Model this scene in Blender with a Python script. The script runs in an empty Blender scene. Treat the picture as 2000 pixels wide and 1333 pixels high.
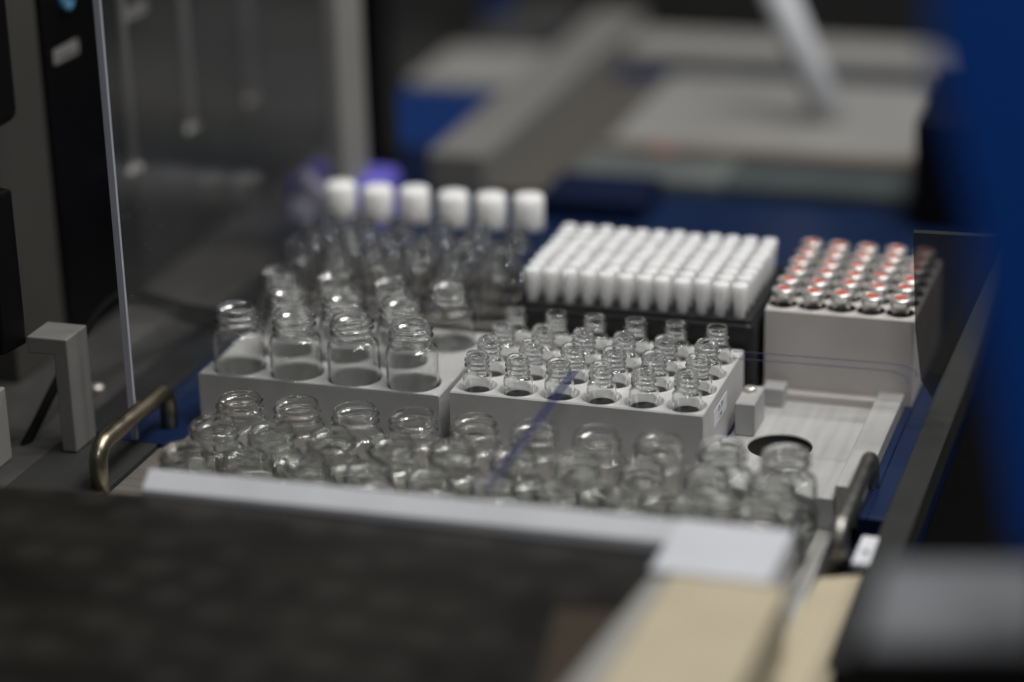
import bpy, bmesh, math, random
from mathutils import Vector, Matrix, Euler
random.seed(7)
U = 0.0011                       # one "mm" of the model in metres
S = bpy.context.scene
COL = S.collection

# ------------------------------------------------------------------ camera
CAM = Vector((295.81, -859.90, 388.95))
EUL = Euler((math.radians(69.18444), math.radians(1.4505), math.radians(17.54398)), 'XYZ')
FPX = 4832.45
ROT = EUL.to_matrix()
def ray(px, py): return ROT @ Vector(((px - 1000) / FPX, -(py - 666.5) / FPX, -1.0))
def onz(px, py, z): d = ray(px, py); return CAM + d * ((z - CAM.z) / d.z)
def ony(px, py, y): d = ray(px, py); return CAM + d * ((y - CAM.y) / d.y)
def onx(px, py, x): d = ray(px, py); return CAM + d * ((x - CAM.x) / d.x)

cd = bpy.data.cameras.new('camera'); cam = bpy.data.objects.new('camera', cd); COL.objects.link(cam)
cam.location = CAM * U; cam.rotation_euler = EUL
cd.sensor_width = 36; cd.lens = FPX * 36 / 2000
cd.clip_start = 0.05; cd.clip_end = 50
cd.dof.use_dof = True; cd.dof.focus_distance = 968 * U; cd.dof.aperture_fstop = 2.05; cd.dof.aperture_blades = 0
S.camera = cam

# ------------------------------------------------------------------ materials
def new_mat(name):
    m = bpy.data.materials.new(name); m.use_nodes = True
    nt = m.node_tree; b = nt.nodes['Principled BSDF']; return m, nt, b
def mat(name, col, rough=.5, metal=0., var=.0, vscale=60., bump=0., bscale=600., spec=.35, stretch=None, coat=0.):
    m, nt, b = new_mat(name)
    b.inputs['Base Color'].default_value = (*col, 1); b.inputs['Roughness'].default_value = rough; b.inputs['Metallic'].default_value = metal
    if spec is not None: b.inputs['Specular IOR Level'].default_value = spec
    if coat: b.inputs['Coat Weight'].default_value = coat
    tc = nt.nodes.new('ShaderNodeTexCoord'); mp = nt.nodes.new('ShaderNodeMapping'); nt.links.new(tc.outputs['Object'], mp.inputs[0])
    if stretch: mp.inputs['Scale'].default_value = stretch
    if var:
        n = nt.nodes.new('ShaderNodeTexNoise'); n.inputs['Scale'].default_value = vscale; n.inputs['Detail'].default_value = 6
        nt.links.new(mp.outputs[0], n.inputs['Vector'])
        r = nt.nodes.new('ShaderNodeMapRange'); r.inputs[1].default_value = .25; r.inputs[2].default_value = .75; r.inputs[3].default_value = 1 - var; r.inputs[4].default_value = 1 + var
        nt.links.new(n.outputs[0], r.inputs[0])
        mx = nt.nodes.new('ShaderNodeVectorMath'); mx.operation = 'SCALE'; mx.inputs[0].default_value = col; nt.links.new(r.outputs[0], mx.inputs['Scale'])
        nt.links.new(mx.outputs[0], b.inputs['Base Color'])
        r2 = nt.nodes.new('ShaderNodeMapRange'); r2.inputs[3].default_value = max(0.03, rough - .12); r2.inputs[4].default_value = min(1, rough + .12)
        nt.links.new(n.outputs[0], r2.inputs[0]); nt.links.new(r2.outputs[0], b.inputs['Roughness'])
    if bump:
        n2 = nt.nodes.new('ShaderNodeTexNoise'); n2.inputs['Scale'].default_value = bscale; n2.inputs['Detail'].default_value = 4
        nt.links.new(mp.outputs[0], n2.inputs['Vector'])
        bp = nt.nodes.new('ShaderNodeBump'); bp.inputs['Strength'].default_value = bump; bp.inputs['Distance'].default_value = 0.0004
        nt.links.new(n2.outputs[0], bp.inputs['Height']); nt.links.new(bp.outputs[0], b.inputs['Normal'])
    return m
def glass(name, col=(.993, .995, .993), ior=1.5):
    m = bpy.data.materials.new(name); m.use_nodes = True; nt = m.node_tree; nt.nodes.clear()
    o = nt.nodes.new('ShaderNodeOutputMaterial'); g = nt.nodes.new('ShaderNodeBsdfGlass')
    g.inputs['Color'].default_value = (*col, 1); g.inputs['Roughness'].default_value = 0.0; g.inputs['IOR'].default_value = ior
    nt.links.new(g.outputs[0], o.inputs[0]); return m
def sheet(name, tint, alpha, rough=.03, gloss=1.0):
    """thin clear sheet: mostly see-through, fresnel gloss, a little body tint"""
    m = bpy.data.materials.new(name); m.use_nodes = True; nt = m.node_tree; nt.nodes.clear()
    o = nt.nodes.new('ShaderNodeOutputMaterial'); t = nt.nodes.new('ShaderNodeBsdfTransparent'); d = nt.nodes.new('ShaderNodeBsdfDiffuse'); g = nt.nodes.new('ShaderNodeBsdfGlossy')
    d.inputs[0].default_value = (*tint, 1); g.inputs['Roughness'].default_value = rough
    f = nt.nodes.new('ShaderNodeFresnel'); f.inputs[0].default_value = 1.45
    mu = nt.nodes.new('ShaderNodeMath'); mu.operation = 'MULTIPLY'; mu.inputs[1].default_value = gloss; nt.links.new(f.outputs[0], mu.inputs[0])
    a = nt.nodes.new('ShaderNodeMixShader'); a.inputs[0].default_value = alpha; nt.links.new(t.outputs[0], a.inputs[1]); nt.links.new(d.outputs[0], a.inputs[2])
    b = nt.nodes.new('ShaderNodeMixShader'); nt.links.new(mu.outputs[0], b.inputs[0]); nt.links.new(a.outputs[0], b.inputs[1]); nt.links.new(g.outputs[0], b.inputs[2])
    nt.links.new(b.outputs[0], o.inputs[0]); return m

def lid_mat():  # streaks and pale spots put blurred reflections and vials beneath into the colour
    m = mat('smoked_lid', (.0118, .0104, .0088), .32, 0, .5, 40, .0, stretch=(.3, 1, 1)); nt = m.node_tree; b = nt.nodes['Principled BSDF']
    tc = nt.nodes.new('ShaderNodeTexCoord'); v = nt.nodes.new('ShaderNodeTexVoronoi'); v.inputs['Scale'].default_value = 42; v.inputs['Randomness'].default_value = .55
    nt.links.new(tc.outputs['Object'], v.inputs['Vector'])
    r = nt.nodes.new('ShaderNodeMapRange'); r.inputs[1].default_value = .42; r.inputs[2].default_value = .22; r.inputs[3].default_value = .0; r.inputs[4].default_value = .32
    nt.links.new(v.outputs['Distance'], r.inputs[0])
    mx = nt.nodes.new('ShaderNodeMix'); mx.data_type = 'RGBA'; mx.inputs[7].default_value = (.036, .034, .031, 1)
    src = b.inputs['Base Color'].links[0].from_socket; nt.links.new(r.outputs[0], mx.inputs[0]); nt.links.new(src, mx.inputs[6]); nt.links.new(mx.outputs[2], b.inputs['Base Color'])
    return m
M = dict(
    glass=glass('vial_glass'), glass2=glass('front_vial_glass', (.990, .993, .988)),
    alu=mat('bead_blasted_aluminium', (.475, .472, .468), .55, .1, .11, 38, .22, 2600),
    bore=mat('bore_hole_shade', (.12, .118, .115), .45, .2), bore2=mat('bore_hole_shade_pale', (.50, .50, .49), .5, .1),  # hole shade is put into these wall colours, darker in bore, lifted in bore2
    alu_dim=mat('dimmed_blasted_aluminium', (.375, .374, .372), .55, .1, .11, 38, .22, 2600),  # alu darkened: light falloff over the wide-vial block put into the colour
    steel2=mat('plain_steel', (.30, .29, .27), .36, 1., .04, 200),
    alu_warm=mat('warm_anodised_aluminium', (.53, .50, .48), .55, .15, .09, 30, .15, 2400),
    alu_dark=mat('dull_aluminium', (.18, .172, .162), .5, .3, .08, 60, .08, 2400),
    brushed=mat('brushed_tray_metal', (.50, .50, .49), .42, .3, .10, 300, .25, 900, stretch=(1, .06, 1)),
    brushed_dark=mat('brushed_front_tray', (.19, .18, .165), .45, .5, .16, 420, .3, 1200, stretch=(.08, 1, 1)),
    railw=mat('light_rail_metal', (.44, .44, .43), .45, .2, .06, 260, .15, 900, stretch=(1, .06, 1)),
    steel=mat('reflection_tinted_steel', (.30, .26, .19), .33, 1., .04, 200),  # bronze tint paints a warm reflection onto ordinary steel
    bracket=mat('dull_bracket_metal', (.22, .215, .205), .45, .3, .06, 60, .08, 2400),
    white=mat('white_plastic', (.80, .80, .79), .45, 0, .02, 40),
    tube=mat('white_tube_plastic', (.82, .815, .805), .5, 0, .015, 40),
    capw=mat('white_cap_plastic', (.86, .855, .84), .4, 0, .03, 40),
    rail=mat('white_painted_rail', (.53, .54, .565), .45, 0, .10, 22),
    endw=mat('white_end_block_paint', (.52, .53, .56), .4, 0, .04, 30),
    wrap=mat('crumpled_white_film', (.36, .35, .44), .5, 0, .2, 40),
    rodg=mat('pale_rod', (.60, .59, .57), .35),
    plate=sheet('smoked_side_sheet', (.040, .040, .039), .62, .3, .1),
    boxtop=mat('cool_grey_box_top', (.13, .135, .145), .5, 0, .2, 30), brown=mat('brownish_rim', (.17, .145, .115), .5), slate2=mat('pale_slate_strip', (.10, .11, .108), .5, 0, .2, 20),
    rail_shade=mat('brown_rail_shade', (.075, .07, .062), .6),  # tone painted as the shaded side of the rear rail
    srod=mat('cool_grey_rod', (.46, .47, .49), .5),
    bgblue=mat('blue_case_plastic', (.002, .022, .115), .5, 0, .1, 10),
    armg=mat('grey_framework_paint', (.17, .165, .155), .5, 0, .06, 30),
    pitch=mat('near_black_casing', (.003, .003, .003), .9, spec=.02),  # near-black, almost no sheen
    cream=mat('cream_painted_metal', (.42, .365, .26), .5, 0, .06, 30),
    greyp=mat('grey_painted_metal', (.25, .245, .23), .5, 0, .06, 30),
    navy=mat('navy_painted_deck', (.004, .014, .052), .38, 0, .2, 30, .05, 500),
    navyd=mat('dark_navy_plastic', (.002, .007, .030), .4, 0, .2, 20),
    blue=mat('blue_door_paint', (.006, .085, .46), .45, 0, .08, 8),
    black=mat('black_plastic', (.003, .003, .0035), .4, 0, .2, 40, spec=.12),
    blackm=mat('matt_black_metal', (.012, .012, .013), .6, 0, .2, 40),
    frame=mat('dark_grey_frame', (.030, .031, .030), .6, 0, .1, 50, spec=.12),
    rack=mat('black_rack_plastic', (.012, .012, .013), .4, 0, .1, 60, .08, 1500),
    dark=lid_mat(), brownp=mat('dark_brown_inlay', (.030, .021, .012), .5),
    floor=mat('dark_bench_top', (.045, .044, .043), .55, 0, .25, 40),
    wall=mat('dark_grey_wall', (.020, .020, .020), .5, 0, .3, 14),
    beige=mat('beige_panel', (.24, .236, .225), .5, 0, .05, 20),
    dbeige=mat('dim_beige_panel', (.062, .059, .053), .5, 0, .1, 20),
    teal=mat('slate_strip', (.05, .06, .062), .5, 0, .2, 20),
    silver=mat('crimp_aluminium', (.84, .83, .81), .30, .8, .02, 80),
    red=mat('red_septum', (.46, .10, .06), .55, 0, .06, 200),
    paper=mat('label_paper', (.66, .67, .70), .55, 0, .03, 60),
    ink=mat('label_ink', (.03, .03, .045), .6),
    reflected_blue=mat('reflected_text_blue', (.16, .17, .30), .6),  # colour of the imitated text reflection
    lblue=mat('light_blue_plastic', (.10, .28, .45), .35),
    purple=mat('purple_card', (.11, .095, .46), .5, 0, .15, 20),
    cable=mat('black_cable', (.004, .004, .004), .8, spec=.1),
    pane=sheet('clear_side_pane', (.4, .4, .4), .02, .15, .15),
    pane_edge=mat('polished_pane_edge', (.36, .37, .42), .3, 0, .05, 30),
    edging=sheet('blue_reflection_strip', (.02, .025, .12), .30, .2, .2),  # see-through tint that imitates a blue reflection
    refl_line=sheet('pale_blue_reflection_line', (.02, .025, .12), .13, .3, .15),
    screw=mat('bright_screw', (.75, .72, .66), .3, .8),
)

for k_ in ('tube', 'capw'):
    b_ = M[k_].node_tree.nodes['Principled BSDF']; b_.inputs['Subsurface Weight'].default_value = 1.0; b_.inputs['Subsurface Radius'].default_value = (1, .95, .9); b_.inputs['Subsurface Scale'].default_value = .012
# ------------------------------------------------------------------ mesh helper
class MB:
    def __init__(s): s.v = []; s.f = []; s.sm = []; s.mi = []; s.m2 = None
    def add(s, vs, fs, smooth=False):
        o = len(s.v); s.v += [tuple(v) for v in vs]; s.f += [tuple(i + o for i in f) for f in fs]; s.sm += [smooth] * len(fs); s.mi += [s.cur] * len(fs); return s
    cur = 0
    def box(s, x0, x1, y0, y1, z0, z1):
        vs = [(x0, y0, z0), (x1, y0, z0), (x1, y1, z0), (x0, y1, z0), (x0, y0, z1), (x1, y0, z1), (x1, y1, z1), (x0, y1, z1)]
        return s.add(vs, [(3, 2, 1, 0), (4, 5, 6, 7), (0, 1, 5, 4), (1, 2, 6, 5), (2, 3, 7, 6), (3, 0, 4, 7)])
    def prism(s, pts, z0, z1):
        n = len(pts)
        a = sum(pts[i][0] * pts[(i + 1) % n][1] - pts[(i + 1) % n][0] * pts[i][1] for i in range(n))
        if a < 0: pts = pts[::-1]
        vs = [(x, y, z0) for x, y in pts] + [(x, y, z1) for x, y in pts]
        return s.add(vs, [tuple(range(n))[::-1], tuple(range(n, 2 * n))] + [(i, (i + 1) % n, (i + 1) % n + n, i + n) for i in range(n)])
    def lathe(s, prof, n=48, c=(0, 0), fn=None):
        """prof: (r, z) from the bottom centre outwards; r=0 ends close on the axis"""
        vs, rings = [], []
        for k, (r, z) in enumerate(prof):
            if r <= 1e-6: rings.append([len(vs)]); vs.append((c[0], c[1], z)); continue
            ring = []
            for i in range(n):
                a = 2 * math.pi * i / n; rr = r + (fn(k, r, z, a) if fn else 0)
                ring.append(len(vs)); vs.append((c[0] + rr * math.cos(a), c[1] + rr * math.sin(a), z))
            rings.append(ring)
        fs = []
        for A, B in zip(rings, rings[1:]):
            if len(A) == 1 and len(B) == 1: continue
            if len(A) == 1: fs += [(A[0], B[(i + 1) % n], B[i]) for i in range(n)]
            elif len(B) == 1: fs += [(A[i], A[(i + 1) % n], B[0]) for i in range(n)]
            else: fs += [(A[i], A[(i + 1) % n], B[(i + 1) % n], B[i]) for i in range(n)]
        return s.add(vs, fs, True)
    def tube(s, pts, r, n=16, cap=True):
        pts = [Vector(p) for p in pts]; m = len(pts); vs = []; up = Vector((0.13, 0.21, 0.97)).normalized(); prev = None
        for i, p in enumerate(pts):
            t = (pts[min(i + 1, m - 1)] - pts[max(i - 1, 0)]).normalized()
            a = (prev if prev is not None else up); a = (a - t * a.dot(t)).normalized(); prev = a; b = t.cross(a)
            for k in range(n):
                w = 2 * math.pi * k / n; vs.append(p + (a * math.cos(w) + b * math.sin(w)) * r)
        fs = [(i * n + k, i * n + (k + 1) % n, (i + 1) * n + (k + 1) % n, (i + 1) * n + k) for i in range(m - 1) for k in range(n)]
        if cap: fs += [tuple(range(n))[::-1], tuple(range((m - 1) * n, m * n))]
        return s.add(vs, fs, True)
    def mesh(s, name, m):
        me = bpy.data.meshes.new(name)
        me.from_pydata([(x * U, y * U, z * U) for x, y, z in s.v], [], s.f); me.polygons.foreach_set('use_smooth', s.sm)
        me.materials.append(m)
        if s.m2: me.materials.append(s.m2)
        me.polygons.foreach_set('material_index', s.mi); me.update(); return me
    def build(s, name, m, parent=None, loc=(0, 0, 0), bevel=0, seg=2):
        o = bpy.data.objects.new(name, s.mesh(name, m)); COL.objects.link(o); o.location = Vector(loc) * U
        if parent: o.parent = parent
        if bevel:
            b = o.modifiers.new('bevel', 'BEVEL'); b.width = bevel * U; b.segments = seg; b.limit_method = 'ANGLE'; b.angle_limit = math.radians(40); b.harden_normals = False
        return o
def curve_pts(ctrl, per=8):
    """Catmull-Rom through the control points"""
    P = [Vector(c) for c in ctrl]; P = [2 * P[0] - P[1]] + P + [2 * P[-1] - P[-2]]; out = []
    for i in range(1, len(P) - 2):
        for k in range(per):
            t = k / per; a, b, c, d = P[i - 1], P[i], P[i + 1], P[i + 2]
            out.append(.5 * ((2 * b) + (c - a) * t + (2 * a - 5 * b + 4 * c - d) * t * t + (3 * b - a - 3 * c + d) * t ** 3))
    out.append(P[-2]); return out
def tag(o, label=None, cat=None, group=None, kind=None):
    for k, v in (('label', label), ('category', cat), ('group', group), ('kind', kind)):
        if v: o[k] = v
    return o
def empty(name, loc=(0, 0, 0)):
    o = bpy.data.objects.new(name, None); COL.objects.link(o); o.location = Vector(loc) * U; o.empty_display_size = .01; return o
def text_mesh(name, body, size, m, parent, mtx):
    cu = bpy.data.curves.new(name, 'FONT'); cu.body = body; cu.size = size; cu.align_x = 'CENTER'; cu.align_y = 'CENTER'; cu.extrude = .02
    t = bpy.data.objects.new(name + '_tmp', cu); COL.objects.link(t)
    dg = bpy.context.evaluated_depsgraph_get(); me = bpy.data.meshes.new_from_object(t.evaluated_get(dg)); bpy.data.objects.remove(t)
    me.transform(Matrix.Scale(U, 4) @ mtx); me.materials.clear(); me.materials.append(m); me.name = name
    o = bpy.data.objects.new(name, me); COL.objects.link(o); o.parent = parent; return o
def copy_tree(o, loc, parent=None):
    c = o.copy(); COL.objects.link(c)
    if parent is None: c.location = Vector(loc) * U
    else: c.parent = parent
    for ch in list(o.children): copy_tree(ch, None, c)
    return c
ORD = ['first', 'second', 'third', 'fourth', 'fifth', 'sixth', 'seventh', 'eighth', 'ninth', 'tenth', 'eleventh', 'twelfth']
def nth(i, n): return 'first from left' if i == 0 else 'last at right' if i == n - 1 else ORD[i] + ' from left'

# ------------------------------------------------------------------ drilled blocks
def drilled(x0, x1, y0, y1, z0, z1, rows, r1, r2, dz, zb, ch=.6, bore=None):
    """block with drilled pockets; rows: list of (ya, yb, yc, xa, pitch, n) -> row band and its holes"""
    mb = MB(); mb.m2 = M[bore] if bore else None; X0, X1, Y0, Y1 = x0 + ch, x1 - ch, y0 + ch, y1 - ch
    q = lambda a, b, c, d, z: mb.add([(a, c, z), (b, c, z), (b, d, z), (a, d, z)], [(0, 1, 2, 3)])
    ys = Y0
    for (ya, yb, yc, xa, p, n) in rows:
        if ya > ys + 1e-6: q(X0, X1, ys, ya, z1)
        ys = yb; xl = xa - p / 2; xr = xa + p * (n - .5)
        if xl > X0 + 1e-6: q(X0, xl, ya, yb, z1)
        if X1 > xr + 1e-6: q(xr, X1, ya, yb, z1)
        for i in range(n):
            cx = xa + p * i; hx = p / 2
            ang = sorted([2 * math.pi * k / 48 for k in range(48)] + [math.atan2(sy - yc, sx * hx) % (2 * math.pi) for sx in (-1, 1) for sy in (ya, yb)])
            N = len(ang); out, inn, low, bot = [], [], [], []
            for a in ang:
                c, s = math.cos(a), math.sin(a)
                t = min(hx / abs(c) if abs(c) > 1e-9 else 1e9, ((yb - yc) / s if s > 1e-9 else (ya - yc) / s if s < -1e-9 else 1e9))
                out.append((cx + c * t, yc + s * t, z1)); inn.append((cx + c * r1, yc + s * r1, z1)); low.append((cx + c * r2, yc + s * r2, z1 - dz)); bot.append((cx + c * r2, yc + s * r2, zb))
            ring = lambda A, B, sm: mb.add(A + B, [(k, (k + 1) % N, (k + 1) % N + N, k + N) for k in range(N)], sm)
            ring(out, inn, False); ring(inn, low, True)
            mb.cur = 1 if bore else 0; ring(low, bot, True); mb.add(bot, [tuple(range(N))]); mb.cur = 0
    if Y1 > ys + 1e-6: q(X0, X1, ys, Y1, z1)
    t = [(X0, Y0, z1), (X1, Y0, z1), (X1, Y1, z1), (X0, Y1, z1)]; c = [(x0, y0, z1 - ch), (x1, y0, z1 - ch), (x1, y1, z1 - ch), (x0, y1, z1 - ch)]; b = [(x, y, z0) for x, y, _ in c]
    mb.add(t + c, [(i, i + 4, (i + 1) % 4 + 4, (i + 1) % 4) for i in range(4)]); mb.add(c + b, [(i, i + 4, (i + 1) % 4 + 4, (i + 1) % 4) for i in range(4)])
    mb.add(b, [(3, 2, 1, 0)]); return mb

# ------------------------------------------------------------------ vials
def vial_mesh(name, H, rb, rn, rt, hn, hs, wall=1.0, pitch=3.0, turns=1.6, t0=1.6, bead=0, n=56, m='glass'):
    """H height, rb body radius, rn neck radius, rt thread ridge height, hn neck height, hs shoulder height"""
    zs = H - hn; o = [(0, .5), (rb * .55, .35), (rb * .8, .08), (rb * .92, 0)]
    for k in range(1, 5): a = k / 4 * math.pi / 2; o.append((rb * .92 + rb * .08 * math.sin(a), rb * .08 * (1 - math.cos(a))))
    zb = zs - hs; o += [(rb, zb * .35), (rb, zb * .7), (rb, zb)]
    for k in range(1, 8):                       # rounded shoulder flowing into the neck
        t = k / 8; o.append((rb - (rb - rn) * (1 - math.cos(t * math.pi)) / 2 * (.35 + .65 * t), zb + hs * math.sin(t * math.pi / 2) * .92))
    o += [(rn, zs + .1)]
    first = len(o); steps = int((hn - 1.0) / .22)
    for k in range(1, steps): o.append((rn, zs + .1 + (hn - 1.0) * k / steps))
    last = len(o)
    rim = rn * .98
    for k in range(0, 6): a = k / 5 * math.pi; o.append((rim - wall * .5 + wall * .5 * math.cos(a), H - .5 + .5 * math.sin(a)))
    i = [(rim - wall, zs + hn * .45), (rn - wall, zs + .1)]
    for k in range(7, 0, -1):
        t = k / 8; r = rb - (rb - rn) * (1 - math.cos(t * math.pi)) / 2 * (.35 + .65 * t); i.append((max(r - wall, 1), zb + hs * math.sin(t * math.pi / 2) * .92 - wall * .6 * t))
    i += [(rb - wall, zb - .4), (rb - wall, zb * .6), (rb - wall, 2.6), (rb - wall * 1.8, 1.7), (rb * .7, 1.45), (0, 1.7)]
    def ridge(k, r, z, a):
        if not (first <= k < last): return 0
        if bead: return rt * math.exp(-((H - 1.6 - z) / 1.3) ** 4)
        d = H - t0 - z                          # distance below the thread start
        s = (d - pitch * a / (2 * math.pi)) / pitch; tot = s + 0.0
        best = 0
        for w in range(0, 3):
            u = s - w; pos = w + a / (2 * math.pi)
            if 0 <= pos <= turns:
                fade = min(1, pos / .12, (turns - pos) / .12); best = max(best, fade * math.exp(-(u * pitch / .5) ** 2))
        return rt * best
    return MB().lathe(o + i, n, fn=ridge).mesh(name, M[m])
ME_A = vial_mesh('wide_vial', 36.2, 10.65, 8.0, 1.1, 9.2, 3.8, .75, 2.7, 2.2, n=72)
ME_F = vial_mesh('front_vial', 31.8, 11.5, 8.4, 1.1, 9.0, 4.0, .75, 2.9, 1.9, n=72, m='glass2')
ME_B = vial_mesh('small_vial', 30.0, 5.9, 4.3, .75, 7.4, 2.6, .62, 2.0, 2.6, 1.4, n=56)
ME_E = vial_mesh('rear_vial', 42.0, 7.2, 5.4, .7, 8.0, 3.5, 1.0, 2.4, 2.2, 1.2, n=32)
ME_D = vial_mesh('crimp_vial', 31.2, 5.75, 3.5, .45, 6.2, 2.8, .8, bead=1, n=32)
def place_vial(name, me, loc, label, group, spin=None):
    o = bpy.data.objects.new(name, me); COL.objects.link(o); o.location = Vector(loc) * U
    o.rotation_euler = (random.gauss(0, .007), random.gauss(0, .007), random.uniform(0, 6.283) if spin is None else spin)
    return tag(o, label, 'vial', group)

# ------------------------------------------------------------------ setting: bench, deck
def struct(name, o): o['kind'] = 'structure'; return o
struct('floor', MB().box(-1500, 1500, -900, 2600, -220, -200).build('floor', M['pitch']))
bench = struct('bench', MB().box(-420, -165.5, -330, 900, -30, 0).build('bench', M['floor']))
deck = MB().box(-164, 94.2, -31, 660, -30, -.02).box(94.25, 160.5, 79.5, 660, -30, -.02).box(94.25, 157.1, -31, 79.45, -30, -14).box(160.55, 178, -31, 660, -30, -.02).box(157.15, 160.5, -31, 79.45, -30, -.02).build('instrument_deck', M['navy'], bevel=.6)
tag(deck, 'navy painted instrument deck under the vial blocks and trays', 'deck')
fl = MB().box(-165, -144, -30.5, 640, .0, 1.6).build('side_frame', M['blackm'], deck, bevel=.5)
fr = MB().box(167.3, 178.5, -150, 640, -12, 1.0).build('side_frame', M['frame'], deck, bevel=.8)
MB().box(-117, 94, -30.6, -9.2, -.01, .4).build('front_strip', M['alu_dark'], deck, bevel=.2)
MB().box(160.8, 167.2, 116, 640, .0, 1.0).build('frame_corner', M['frame'], deck, bevel=.5)
st = MB().prism([(162.6, -72), (168.6, -72), (168.6, -49), (162.6, -49)], -.9, 1.15).build('mark_sticker', M['paper'], deck)
MB().lathe([(0, 1.2), (1.3, 1.2), (1.3, 1.25), (0, 1.25)], 16, c=(165.8, -62)).build('mark', M['ink'], st)
# front-left floor plate of the deck and the tray the wide vials stand on
pl = MB().box(-300, -126.4, -330, -31.4, -14, -.2).build('front_floor_plate', M['frame'], None, bevel=.5)
tag(pl, 'dull dark metal plate in front of the deck frame under the steel handle', 'plate')
ft = MB().box(-126, 140, -119, -31.2, -16, -2).build('front_tray', M['brushed_dark'], None, bevel=.6)
tag(ft, 'brushed dark metal tray carrying three rows of wide-mouth vials', 'tray')
MB().box(150, 151.4, -119, -18, -16, .6).build('tray_wall', M['railw'], ft, bevel=.3)
MB().box(140.2, 149.8, -119, -17.8, -16, -13).build('tray_floor', M['greyp'], ft)

# light plate right of the small-vial block, with its big hole and side rail
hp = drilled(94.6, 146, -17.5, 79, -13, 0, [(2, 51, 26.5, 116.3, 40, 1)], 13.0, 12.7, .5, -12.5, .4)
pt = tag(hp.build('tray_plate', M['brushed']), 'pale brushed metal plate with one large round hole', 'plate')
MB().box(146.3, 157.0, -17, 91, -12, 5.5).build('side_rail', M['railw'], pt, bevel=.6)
MB().lathe([(12.65, -.9), (12.6, -12.3), (0, -12.3)][::-1], 48, c=(116.3, 26.5)).build('hole_shade_cup', M['frame'], pt)  # dark cup added to paint shade inside the plate hole
mk = MB()  # bars on the plate imitate a reflection of blue text
for k in range(26):
    t = k / 25; c = onz(1520 - 92 * t, 768 + 86 * t, .05); h = .5 + .5 * random.random()
    if random.random() < .8: mk.prism([(c.x - 2.0 * h, c.y - .5), (c.x + 2.0, c.y - .5), (c.x + 2.0, c.y + .35), (c.x - 2.0 * h, c.y + .35)], .01, .06)
mk.build('reflected_text', M['reflected_blue'], pt)
cb = tag(MB().box(96.5, 104.5, 33, 53, .01, 14).build('clamp_block', M['alu_dim']), 'small pale clamp block with a white screw beside the small-vial block', 'clamp')
cb.modifiers.new('bevel', 'BEVEL').width = .5 * U
MB().lathe([(0, 14), (2.6, 14), (2.6, 15.2), (2.0, 15.8), (0, 15.8)], 24, c=(99.8, 47)).build('screw', M['screw'], cb)
tag(MB().box(100.5, 109.5, 66, 75, .01, 8).build('stop_block', M['alu_dim'], bevel=.5), 'small metal stop block at the foot of the tall red-cap block', 'stop block')

# ------------------------------------------------------------------ block A: wide vials, 4-3-4
pA, qA = 25.178, 22.816; xA, yA = -103.5, 2.9; zA = 22.55
tag(drilled(-117, -13.4, -8.5, 62.6, 0.01, zA, [(yA - qA / 2, yA + qA / 2, yA, xA, pA, 4), (yA + qA / 2, yA + 1.5 * qA, yA + qA, xA + pA / 2, pA, 3), (yA + 1.5 * qA, yA + 2.5 * qA - 1.5, yA + 2 * qA, xA, pA, 4)], 11.38, 10.95, .55, 12.0, bore='bore2').build('wide_vial_block', M['alu_dim']),
    'low grey metal block holding eleven wide-mouth vials in staggered rows', 'vial block')
rowA = ['front', 'middle', 'back']
for j, n in enumerate((4, 3, 4)):
    for i in range(n):
        place_vial('wide_mouth_vial', ME_A, (xA + pA * (i + (.5 if j == 1 else 0)), yA + qA * j, 12.1), f'empty wide-mouth vial in the {rowA[j]} row of the staggered block, {nth(i, n)}', 'wide-mouth vials in the staggered block')

# ------------------------------------------------------------------ block B: small vials, 6 x 4
zB = 25.06
rowsB = [(17 * j - 8.5, 17 * j + 8.5, 17 * j, 0, 17, 6) for j in range(4)]; rowsB[0] = (-7.9, 8.5, 0, 0, 17, 6)
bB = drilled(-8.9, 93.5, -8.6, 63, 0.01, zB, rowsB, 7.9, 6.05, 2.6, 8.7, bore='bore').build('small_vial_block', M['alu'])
tag(bB, 'grey metal block with countersunk holes holding twenty-four small vials and a paper label', 'vial block')
a, b_, c, d = onx(1403, 812, 93.62), onx(1428, 764, 93.62), onx(1427, 790, 93.62), onx(1404, 833, 93.62)
yl, yr, zl, zt = a.y, b_.y, 5.5, 12.6
lab = MB().box(93.52, 93.66, 9.0, 31.5, 12.3, 19.4)
lb = lab.build('paper_label', M['paper'], bB)
tm = Matrix.Translation((93.68, 20.2, 15.9)) @ Euler((math.radians(90), 0, math.radians(90))).to_matrix().to_4x4()
text_mesh('label_writing', 'Ch. 20\n1 mL', 3.2, M['ink'], lb, tm)
rowB = ['front', 'second', 'third', 'back']
for j in range(4):
    for i in range(6):
        place_vial('small_vial', ME_B, (17 * i, 17 * j, 8.85), f'small open clear vial in the {rowB[j]} row of the countersunk block, {nth(i, 6)}', 'small vials in the countersunk block')

# ------------------------------------------------------------------ front tray vials, 10 x 3
for j in range(3):
    for i in range(10):
        x = -82.4 + 23.967 * i; y = -45.2 - 25.634 * j
        place_vial('wide_mouth_vial', ME_F, (x, y, -1.95), f'open wide-mouth vial on the front tray, {["row against the metal blocks", "middle row", "row behind the white rail"][j]}, {nth(i, 10)}', 'wide-mouth vials on the front tray')

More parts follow.
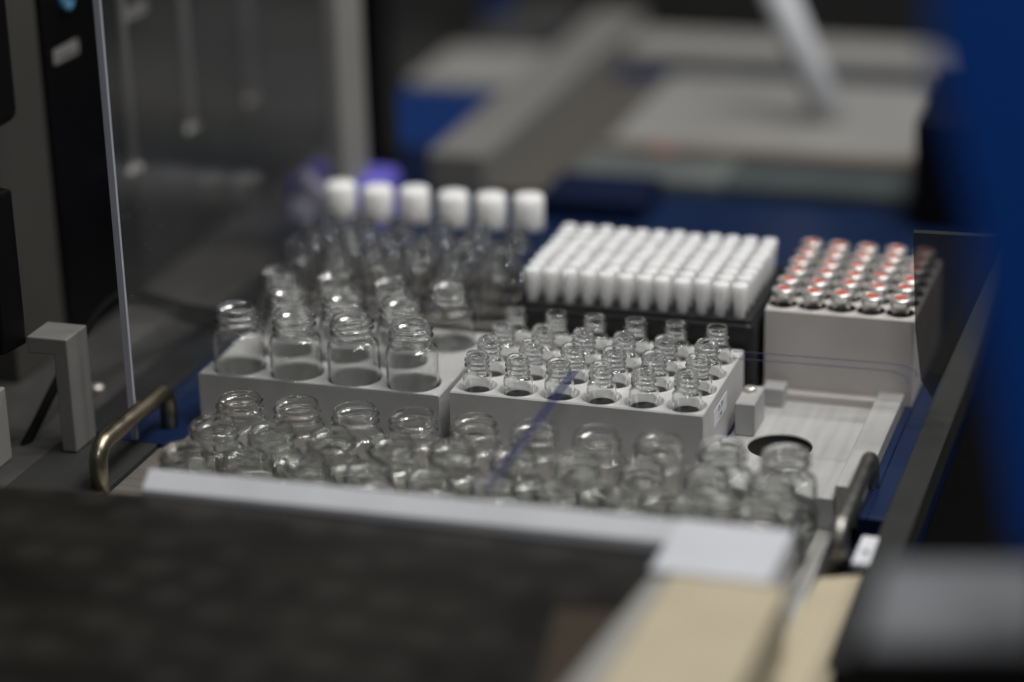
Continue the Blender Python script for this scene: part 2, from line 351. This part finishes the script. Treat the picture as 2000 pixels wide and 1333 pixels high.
# ------------------------------------------------------------------ rack C: white tubes, 12 x 8
pC = 8.1; yC = 75.1
rc = tag(MB().box(-6.5, 96.5, 67.5, 139, 0.01, 34.6).build('tube_rack', M['rack'], bevel=3.2, seg=3), 'black plastic rack filled with ninety-six white tapered tubes', 'tube rack')
rim = MB()
for (x0, x1, y0, y1) in ((-5.2, 95.2, 68.8, 70.0), (-5.2, 95.2, 136.4, 137.6), (-5.2, -4.3, 70.0, 136.4), (94.3, 95.2, 70.0, 136.4)): rim.box(x0, x1, y0, y1, 34.6, 35.6)
rim.build('rim', M['rack'], rc, bevel=.3)
ME_C = MB().lathe([(0, 0), (2.05, 0), (2.15, .4), (2.65, 6.0), (3.15, 12.0), (3.35, 14.2), (3.3, 14.8), (3.0, 15.1), (0, 15.15)], 28).mesh('tapered_tube', M['tube'])
for j in range(8):
    for i in range(12):
        o = bpy.data.objects.new('tapered_tube', ME_C); COL.objects.link(o); o.location = Vector((pC * i + random.gauss(0, .12), yC + pC * j + random.gauss(0, .12), 34.62 - random.uniform(0, .7))) * U
        o.rotation_euler = (random.gauss(0, .014), random.gauss(0, .014), 0)
        tag(o, f'white tapered tube in the black rack, {"front" if j == 0 else "back" if j == 7 else ORD[j]} row, {nth(i, 12)}', 'tube', 'white tubes in the black rack')

# ------------------------------------------------------------------ block D: crimped vials with red septa, 5 x 6
pD = 12.15; xD, yD, zD = 104.7, 87.5, 37.6
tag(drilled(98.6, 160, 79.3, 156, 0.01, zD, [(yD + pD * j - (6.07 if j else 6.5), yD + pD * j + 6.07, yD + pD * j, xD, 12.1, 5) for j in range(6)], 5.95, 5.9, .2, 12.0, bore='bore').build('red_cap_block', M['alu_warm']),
    'tall warm grey metal block holding silver-capped vials with red centres', 'vial block')
tag(MB().box(97.5, 146, 74, 79.1, .01, 3.4).build('base_ledge', M['alu_warm'], bevel=.4), 'thin metal ledge along the foot of the tall red-cap block', 'ledge')
ME_CAP = MB().lathe([(2.7, 5.9), (2.72, 6.0), (4.0, 6.02), (4.5, 5.8), (4.78, 5.3), (4.72, 4.7), (4.35, 4.25), (4.2, 3.0), (4.15, 2.2), (3.9, 2.15)], 40).mesh('crimp_cap', M['silver'])
ME_SEP = MB().lathe([(2.75, 5.98), (2.6, 6.12), (1.6, 6.2), (0, 6.22)] , 28).mesh('septum', M['red'])
pv = bpy.data.objects.new('crimp_vial', ME_D); COL.objects.link(pv)
cp = bpy.data.objects.new('crimp_cap', ME_CAP); COL.objects.link(cp); cp.parent = pv; cp.location = (0, 0, 26.4 * U)
sp = bpy.data.objects.new('septum', ME_SEP); COL.objects.link(sp); sp.parent = cp
rowD = ['front', 'second', 'third', 'fourth', 'fifth', 'back']
for j in range(6):
    for i in range(5):
        loc = (xD + 12.1 * i, yD + pD * j, 12.1 + random.uniform(-.25, .25))
        o = pv if (i, j) == (0, 0) else copy_tree(pv, loc)
        o.location = Vector(loc) * U; o.rotation_euler = (random.uniform(-.02, .02), random.uniform(-.02, .02), 0)
        tag(o, f'crimped vial with silver cap and red centre, {rowD[j]} row of tall block, {nth(i, 5)}', 'vial', 'red-capped vials in the tall block')

# ------------------------------------------------------------------ block E behind: rear vials, 6 x 4, last row capped
pE = 18.05; xE, yE = -113.9, 93.0
tag(drilled(-124, -14, 82.5, 158, 0.01, 18, [(yE + pE * j - pE / 2, yE + pE * j + pE / 2, yE + pE * j, xE, pE, 6) for j in range(4)], 7.7, 7.5, .3, 5.0).build('rear_vial_block', M['alu_dark']),
    'dull brownish metal block behind the wide vials, holding white-capped and open vials', 'vial block')
ME_WC = MB().lathe([(6.3, 0), (6.75, .0), (6.8, .4), (6.75, 13.6), (6.5, 14.6), (5.9, 15), (0, 15)], 40, fn=lambda k, r, z, a: (.09 * math.cos(a * 36) if 2 <= k <= 3 else 0)).mesh('screw_cap', M['capw'])
for j in range(4):
    for i in range(6):
        loc = (xE + pE * i, yE + pE * j, 5.1 if j < 3 else 13.0 + random.uniform(-.7, .7))
        if j < 3: place_vial('rear_vial', ME_E, loc, f'open clear vial in the dull rear block, {["front", "second", "third"][j]} row, {nth(i, 6)}', 'open vials in the rear block')
        else:
            o = place_vial('capped_vial', ME_E, loc, f'vial with tall white screw cap at the back of the rear block, {nth(i, 6)}', 'white-capped vials in the rear block', 0)
            c = bpy.data.objects.new('screw_cap', ME_WC); COL.objects.link(c); c.parent = o; c.location = (0, 0, 28.4 * U)

# ------------------------------------------------------------------ handles
def handle(x, y0, y1, z0, h, r, label, lean=0):
    b = 7.0; pts = [(x, y0, z0), (x, y0, z0 + h - b)]
    for k in range(1, 7): a = k / 6 * math.pi / 2; pts.append((x + lean * 0, y0 + b * (1 - math.cos(a)), z0 + h - b + b * math.sin(a)))
    for k in range(0, 7): a = k / 6 * math.pi / 2; pts.append((x, y1 - b + b * math.sin(a), z0 + h - b + b * math.cos(a)))
    pts.append((x, y1, z0))
    o = MB().tube(pts, r, 24).build('pull_handle', M['steel' if x < 0 else 'steel2']); return tag(o, label, 'handle')
handle(-129, -77, -14, -2, 18.8, 3.6, 'bent steel rod handle tinted by a warm reflection at the left end of the front tray')
handle(157.4, -72, -2, -6, 19, 3.2, 'bent steel rod handle on the right edge of the front tray')

# ------------------------------------------------------------------ front housing: white rail, cream arm, smoked lid
hs_ = empty('front_housing', (0, -125, 0)); tag(hs_, 'blurred front housing with white rail, cream arm and dark smoked lid', 'housing')
def hp_(mb, name, m, **k):
    mb.v = [(x, y + 125, z) for x, y, z in mb.v]; return mb.build(name, m, hs_, **k)
rl = MB(); pr = [(-121, 18), (-121, 33.2), (-121.8, 33.8), (-129, 28.6), (-129, 18)]
rl.add([(-84.5, y, z - (1.6 if z > 20 else 0)) for y, z in pr] + [(111.6, y, z + (.6 if z > 20 else 0)) for y, z in pr], [(0, 1, 2, 3, 4), (9, 8, 7, 6, 5)] + [(k, k + 5, (k + 1) % 5 + 5, (k + 1) % 5) for k in range(5)])
hp_(rl, 'rail', M['rail'], bevel=.5)
hp_(MB().box(112.05, 151.5, -161, -121, 12.4, 34.8), 'end_block', M['endw'], bevel=.8)
hp_(MB().prism([(119.5, -161.2), (157, -161.2), (157, -330), (113, -330)], 8, 34.0), 'side_arm', M['cream'], bevel=1)
hp_(MB().prism([(111.9, -161.2), (119.3, -161.2), (112.8, -330), (99, -330)], 10, 32.0), 'lid_border', M['greyp'], bevel=1)
hp_(MB().prism([(-320, -148), (-140, -136.5), (-84, -129.3), (111.2, -129.3), (111.4, -161), (98.8, -330), (-320, -330)], 20, 25.4), 'smoked_lid', M['dark'], bevel=.8)
bq = [onz(*q, 25.5) for q in ((1085, 1190), (1232, 1200), (1150, 1400), (1040, 1400))]
hp_(MB().prism([(p.x, p.y) for p in bq], 25.5, 26.0), 'brown_inlay', M['brownp'])
tag(MB().prism([(152.8, -84.5), (171.5, -76), (178, -84), (171, -98), (166.5, -330), (144.5, -330), (148, -150)], -6, .2).build('cream_kerb', M['cream'], bevel=1), 'cream painted kerb beside the steel handle, next to the black box', 'kerb')
bx = tag(MB().box(201, 300, -460, -258, -60, 96.5).build('black_box', M['pitch'], bevel=2), 'black box with a blurred grey metal top in the lower right corner', 'box')
MB().prism([(206, -315), (249, -304), (244, -257), (204, -267)], 96.6, 98.5).build('top_plate', M['boxtop'], bx, bevel=1)
tag(MB().box(170, 320, -330, -84, -120, -14).build('machine_base', M['pitch']), 'black machine base below the right edge of the deck', 'machine base')

# ------------------------------------------------------------------ right side: hanging black panel, blue door
q0 = ony(1788, 236, 310)
tag(MB().box(q0.x, q0.x + 160, 310, 420, 0.02, q0.z).build('black_cabinet', M['black'], bevel=2), 'black cabinet far behind the right end of the red-cap block', 'cabinet')
pz = [ony(px, py, 68) for px, py in ((1785, 452), (1965, 462), (1850, 716), (1822, 775), (1800, 740), (1789, 640))]
gp = MB().add([(p.x, 66, p.z) for p in pz] + [(p.x, 70, p.z) for p in pz], [(5, 4, 3, 2, 1, 0), (6, 7, 8, 9, 10, 11)] + [(k, (k + 1) % 6, (k + 1) % 6 + 6, k + 6) for k in range(6)]).build('side_plate', M['plate'])
tag(gp, 'dark smoked see-through side plate covering the right end of the red-cap block', 'plate')
tag(MB().prism([(179, -30), (300, -30), (300, 640), (179, 640)], -120, -18).build('side_casing', M['pitch']), 'black casing along the right side of the deck', 'casing')
yb_ = -300
P = [ony(1808, -200, yb_), ony(1822, 120, yb_), ony(1858, 280, yb_), ony(1893, 420, yb_), ony(1910, 600, yb_), ony(1984, 1085, yb_), ony(2260, 1085, yb_), ony(2260, -200, yb_)]
vs = [(p.x, yb_, p.z) for p in P] + [(p.x, yb_ + 14, p.z) for p in P]
bd = MB().add(vs, [tuple(range(8)), tuple(range(15, 7, -1))] + [((i + 1) % 8, i, i + 8, (i + 1) % 8 + 8) for i in range(8)]).build('blue_cover', M['blue'], bevel=1)
tag(bd, 'large blurred blue cover panel at the right edge of the picture', 'cover')

# ------------------------------------------------------------------ left side: clear pane, bracket, wall, cable
pane = tag(MB().box(-137.2, -134.9, -31, 199.5, 1.7, 420).build('acrylic_guard', M['pane']), 'clear acrylic side pane with a bright polished edge, standing on the deck frame', 'pane')
MB().box(-137.4, -134.7, -32.6, -31.05, 1.0, 420).build('polished_edge', M['pane_edge'], pane)
MB().box(-139.5, -133, 199.6, 233, 1.0, 420).build('rear_strip', M['greyp'], pane)
tag(MB().box(-152, -132, 250, 275, -1, 420).build('black_post', M['black'], bevel=1), 'black upright post behind the rear end of the clear pane', 'post')
bp_ = [(-159.8, .02), (-153.4, .02), (-153.4, 48.4), (-171, 48.4), (-171, 41.3), (-159.8, 41.3)]
tag(MB().add([(x, -48.8, z) for x, z in bp_] + [(x, -31, z) for x, z in bp_], [(0, 1, 2, 3, 4, 5), (11, 10, 9, 8, 7, 6)] + [((k + 1) % 6, k, k + 6, (k + 1) % 6 + 6) for k in range(6)]).build('metal_bracket', M['bracket'], bevel=.7), 'aluminium angle bracket standing on the dark plate', 'bracket')
tag(MB().prism([(-200, -66), (-172, -66), (-169.5, -50.4), (-185, -46), (-200, -46)], 46, 110).build('smoked_housing', M['black'], bevel=1.5), 'black housing above the aluminium bracket', 'housing')
tag(MB().box(-205, -176, -72, -60, .0, 31).build('grey_block', M['greyp'], bevel=.8), 'grey metal block standing in front of the aluminium bracket', 'block')
xw = -214
wl = tag(MB().box(xw - 40, xw, 59.5, 660, 0.02, 460).build('instrument_wall', M['wall'], bevel=1), 'dark instrument side wall with stickers behind the clear pane', 'wall')
MB().box(xw + .05, xw + 2.5, 60, 140, 0.02, 460).build('black_column', M['black'], wl, bevel=.6)
tag(MB().box(xw - 40, xw + 1.5, 14, 59, 0.02, 460).build('beige_upright', M['dbeige'], bevel=1), 'dim beige upright beside the black wall column', 'upright')
tag(MB().box(xw - 60, xw + 16, -40, 13, 118, 460).build('dark_cabinet', M['black'], bevel=6, seg=4), 'black cabinet with rounded lower edge at the top left', 'cabinet')
def wall_sticker(q, col, bars, label):
    pts = [onx(*p, xw + 2.7) for p in q]; ym = [p.y for p in pts]; zm = [p.z for p in pts]
    y0, y1 = (pts[0].y + pts[3].y) / 2, (pts[1].y + pts[2].y) / 2; z1 = (pts[0].z + pts[1].z) / 2; z0 = (pts[2].z + pts[3].z) / 2
    s = MB().box(xw + 2.55, xw + 2.8, y0, y1, z0, z1).build('wall_sticker', M[col], wl, bevel=.1)
    if bars:
        b = MB()
        for k in range(22):
            y = y0 + (y1 - y0) * (.12 + .76 * k / 22); h = random.uniform(.5, 1.); zc = z0 + (z1 - z0) * .36
            b.box(xw + 2.8, xw + 2.86, y, y + (y1 - y0) * .02, zc - (z1 - z0) * .16 * h, zc + (z1 - z0) * .16 * h)
        b.build('sticker_print', M['ink'], s)
wall_sticker([(104, 102), (150, 73), (154, 100), (107, 131)], 'greyp', True, '')
wall_sticker([(238, 22), (286, -4), (286, 24), (240, 50)], 'greyp', False, '')
kp = onx(124, 0, xw + 2.6)
kn = MB(); kn.lathe([(2.2, 0), (4.6, 0), (4.6, 2.4), (4.0, 3.0), (2.6, 3.0), (2.2, 2.4), (2.2, 0)], 32)
kn.v = [(kp.x + z, kp.y + x, kp.z + y) for x, y, z in kn.v]; kn.build('round_knob', M['lblue'], wl)
# rods hanging on the wall behind the pane
for k, (xa, ya, xb, yb, r) in enumerate(((350, -40, 374, 246, 2.2), (478, -40, 492, 190, 2.6), (236, 40, 262, 326, 1.8))):
    p, q = onx(xb, yb, xw + 9), onx(xa, ya, xw + 9)
    o = MB().tube([(p.x, p.y, p.z), (p.x, p.y, 330)], r, 12).build('hanging_rod', M['rodg']); tag(o, ['thin pale rod hanging behind the clear pane, beside the black post side', 'thicker pale rod hanging behind the clear pane, farthest along the wall', 'thin pale rod hanging just behind the polished pane edge'][k] if k else 'thin pale rod with two bright feet hanging between two other rods', 'rod', 'rods hanging behind the clear pane')
    ft_ = MB()
    for s in (-1, 1): ft_.lathe([(0, p.z - 3), (1.9, p.z - 2.4), (2.2, p.z - .6), (1.2, p.z + .4), (0, p.z + .6)], 14, c=(p.x, p.y + 4.0 * s))
    ft_.build('rod_foot', M['screw'], o)
cp_ = [onx(*q, x) for q, x in (((-30, 1010), -182), ((20, 920), -180), ((60, 850), -178), ((100, 770), -175), ((140, 692), -172), ((172, 640), -170), ((205, 598), -168), ((248, 573), -166), ((310, 585), -163), ((370, 603), -160), ((430, 612), -156), ((480, 618), -152))]
tag(MB().tube(curve_pts([(p.x, p.y, p.z) for p in cp_]), 2.0, 12).build('black_cable', M['cable']), 'black cable arching over the bench behind the bracket', 'cable')
c2 = [onx(*q, x) for q, x in (((238, 590), -168), ((300, 596), -164), ((365, 622), -160), ((430, 634), -156), ((490, 640), -152))]
tag(MB().tube(curve_pts([(p.x, p.y, p.z) for p in c2]), 1.6, 12).build('thin_cable', M['cable']), 'thin black cable running below the arching cable behind the clear guard', 'cable')
sc = onz(202, 765, 0); tag(MB().lathe([(0, 0), (3.0, 0), (3.2, 1.6), (2.4, 2.6), (0, 2.8)], 20).build('bench_bolt', M['screw'], None, (sc.x - 3, sc.y, 0)), 'small bright bolt head on the dark bench near the bracket', 'bolt')

# see-through strips added to imitate a blue reflection over the vials
path = [(45.0, -119.0, 36.2)]
ed = MB()
def strip(pts, w, t, mb):
    n = len(pts); vs = []
    for i, p in enumerate(pts):
        p = Vector(p); d = (Vector(pts[min(i + 1, n - 1)]) - Vector(pts[max(i - 1, 0)])).normalized(); s = Vector((-d.y, d.x, 0)).normalized() * w / 2
        vs += [p + s, p - s, p - s + Vector((0, 0, t)), p + s + Vector((0, 0, t))]
    fs = [(i * 4 + k, i * 4 + (k + 1) % 4, i * 4 + 4 + (k + 1) % 4, i * 4 + 4 + k) for i in range(n - 1) for k in range(4)] + [(3, 2, 1, 0), (n * 4 - 4, n * 4 - 3, n * 4 - 2, n * 4 - 1)]
    mb.add(vs, fs)
strip([(42.5, -120.0, 36.0), (43.5, -60, 38.0), (43.5, -12, 39.5)], 3.6, .5, ed)
edo = tag(ed.build('blue_reflection', M['edging']), 'translucent strip imitating a dark blue reflection across the front vials', 'strip')
e2 = MB(); pts = [(98, 23.0, 39.6), (130, 24.0, 39.6), (160, 24.5, 39.6)]
for k in range(1, 7): a = k / 6 * math.pi / 2; pts.append((160 + 11 * math.sin(a), 24.5 - 11 * (1 - math.cos(a)), 39.6))
strip(pts, 1.5, .4, e2); strip([(x - (2 if k > 2 else 0), y - 7.5, z) for k, (x, y, z) in enumerate(pts)], 1.5, .4, e2)
tag(e2.build('blue_reflection', M['refl_line']), 'translucent strip imitating a blue reflection with rounded corner beside the red-cap block', 'strip')

# ------------------------------------------------------------------ behind: rear tray and frame, blue shelves
rf = empty('steel_framework', (-123, 300, 0)); tag(rf, 'blurred grey metal frame behind the white tubes, side rail meeting a cross beam', 'frame')
def rp_(mb, name, m, **k): mb.v = [(x + 123, y - 300, z) for x, y, z in mb.v]; return mb.build(name, m, rf, **k)
rp_(MB().box(-130, -98, 308, 640, 0.5, 24), 'side_rail', M['armg'], bevel=2)
rp_(MB().box(-97.9, 172, 585, 640, 0.5, 12), 'cross_beam', M['beige'], bevel=2)
rt_ = tag(MB().box(-60, 152, 404, 552, 0.2, 7).build('rear_tray', M['beige'], bevel=2), 'blurred pale beige tray inside the grey rear frame', 'tray')
MB().box(-60, 152, 393, 403.9, 0.2, 9).build('front_lip', M['brown'], rt_, bevel=1)
MB().box(-30, -18, 390, 392.9, 2, 8).build('red_mark', M['red'], rt_)
tag(MB().box(-62, 20, 338, 389, 0.2, 7).build('pale_slate_strip', M['slate2'], bevel=1), 'blurred paler slate strip in front of the left part of the rear tray', 'strip')
tag(MB().box(-62, -8, 285, 328, 0.2, 12).build('navy_box', M['navyd'], bevel=1), 'very dark navy box just behind the rack of white tubes', 'box')
tag(MB().box(20.5, 152, 340, 388, 0.2, 6).build('slate_strip', M['teal'], bevel=1), 'blurred slate grey strip in front of the pale rear tray', 'strip')
tag(MB().box(-97.5, -62, 312, 540, 0.2, 5).build('rail_shade_plate', M['rail_shade'], bevel=1), 'blurred dark plate added as the shaded side of the rear frame rail', 'plate')  # dark plate stands in for the rail's shaded side
tag(MB().box(-218, -137, 388, 505, -28, 3).build('blue_case', M['bgblue'], bevel=3), 'blurred blue case left of the grey rear frame', 'case')
tag(MB().box(-255, -137, 512, 600, -20, 5).build('beige_ledge', M['beige'], bevel=2), 'blurred beige ledge behind the blue case', 'ledge')
tag(MB().box(-186, -143.5, 305, 385, 1.7, 3).build('navy_plate', M['navyd'], bevel=.5), 'very dark navy plate in front of the blurred blue case', 'plate')
pa, pb = ony(1500, -60, 470), ony(1650, 300, 470)
tag(MB().tube([(pa.x, pa.y, pa.z), (pb.x, pb.y, pb.z)], 9.5, 20).build('slanted_rod', M['srod']), 'blurred pale rod slanting down onto the rear tray', 'rod')
struct('backdrop', MB().box(-900, 900, 1500, 1520, -200, 900).build('wall', M['wall']))
tag(MB().box(-230, 420, 760, 800, -60, 26).build('far_cabinet', M['frame'], bevel=3), 'dark grey cabinet far behind the rear frame', 'cabinet')
tag(MB().box(-340, -215, 700, 730, -40, 130).build('far_blue_case', M['bgblue'], bevel=3), 'blue case far behind the clear pane', 'case')
# purple box with crumpled white wrapper
pc = tag(MB().box(-172, -121, 214, 250, 1.7, 35).build('purple_carton', M['purple'], bevel=6, seg=4), 'purple carton with a white wrapper behind the white-capped vials', 'carton')
wb = bmesh.new(); bmesh.ops.create_icosphere(wb, subdivisions=4, radius=1)
for v in wb.verts:
    n = 1 + .25 * math.sin(5 * v.co.x + 3 * v.co.y) * math.cos(4 * v.co.z - 2 * v.co.x) + random.uniform(-.05, .05)
    v.co = Vector((v.co.x * 13 * n - 150, v.co.y * 9 * n + 201, v.co.z * 17 * n + 26)) * U
me = bpy.data.meshes.new('wrapper'); wb.to_mesh(me); wb.free(); me.materials.append(M['wrap'])
w_ = bpy.data.objects.new('wrapper', me); COL.objects.link(w_); w_.parent = pc

# ------------------------------------------------------------------ light: ceiling lamps, an added front fill, dim room
w = bpy.data.worlds.new('World'); S.world = w; w.use_nodes = True
w.node_tree.nodes['Background'].inputs[0].default_value = (.80, .88, 1.0, 1); w.node_tree.nodes['Background'].inputs[1].default_value = .06
def lamp(name, loc, aim, sx, sy, power, col=(1, .985, .96)):
    l = bpy.data.lights.new(name, 'AREA'); l.shape = 'RECTANGLE'; l.size = sx * U; l.size_y = sy * U; l.energy = power; l.color = col
    o = bpy.data.objects.new(name, l); COL.objects.link(o); o.location = Vector(loc) * U
    o.rotation_euler = (Vector(aim) - Vector(loc)).to_track_quat('-Z', 'Y').to_euler(); return o
for loc, aim, p, n in (((520, 200, 1500), (80, 60, 0), 10, 3), ((480, -60, 1500), (60, 0, 0), 8, 3), ((420, -500, 1450), (60, 0, 0), 4, 3), ((600, 850, 1400), (100, 100, 0), 8, 4), ((-100, 600, 1600), (0, 100, 0), 2.5, 2), ((550, -1500, 1250), (60, 0, 0), 4, 1), ((1000, -200, 1300), (100, 0, 0), 3, 1)):  # the lamp behind the camera is an added fill for front faces
    for k in range(n):
        lamp('ceiling_fill_lamp', (loc[0] + (k - (n - 1) / 2) * 170, loc[1] + k * 25, loc[2]), aim, 110, 60, p / n)

# ------------------------------------------------------------------ render settings
S.render.engine = 'CYCLES'; c = S.cycles
c.max_bounces = 24; c.transmission_bounces = 24; c.transparent_max_bounces = 24; c.glossy_bounces = 8; c.diffuse_bounces = 4
c.caustics_refractive = True; c.caustics_reflective = True; c.blur_glossy = .3; c.sample_clamp_indirect = 80
c.use_denoising = True
try: c.denoiser = 'OPENIMAGEDENOISE'
except Exception: pass
S.view_settings.view_transform = 'Standard'; S.view_settings.look = 'None'; S.view_settings.exposure = 0; S.view_settings.gamma = 1; S.view_settings.use_curve_mapping = False
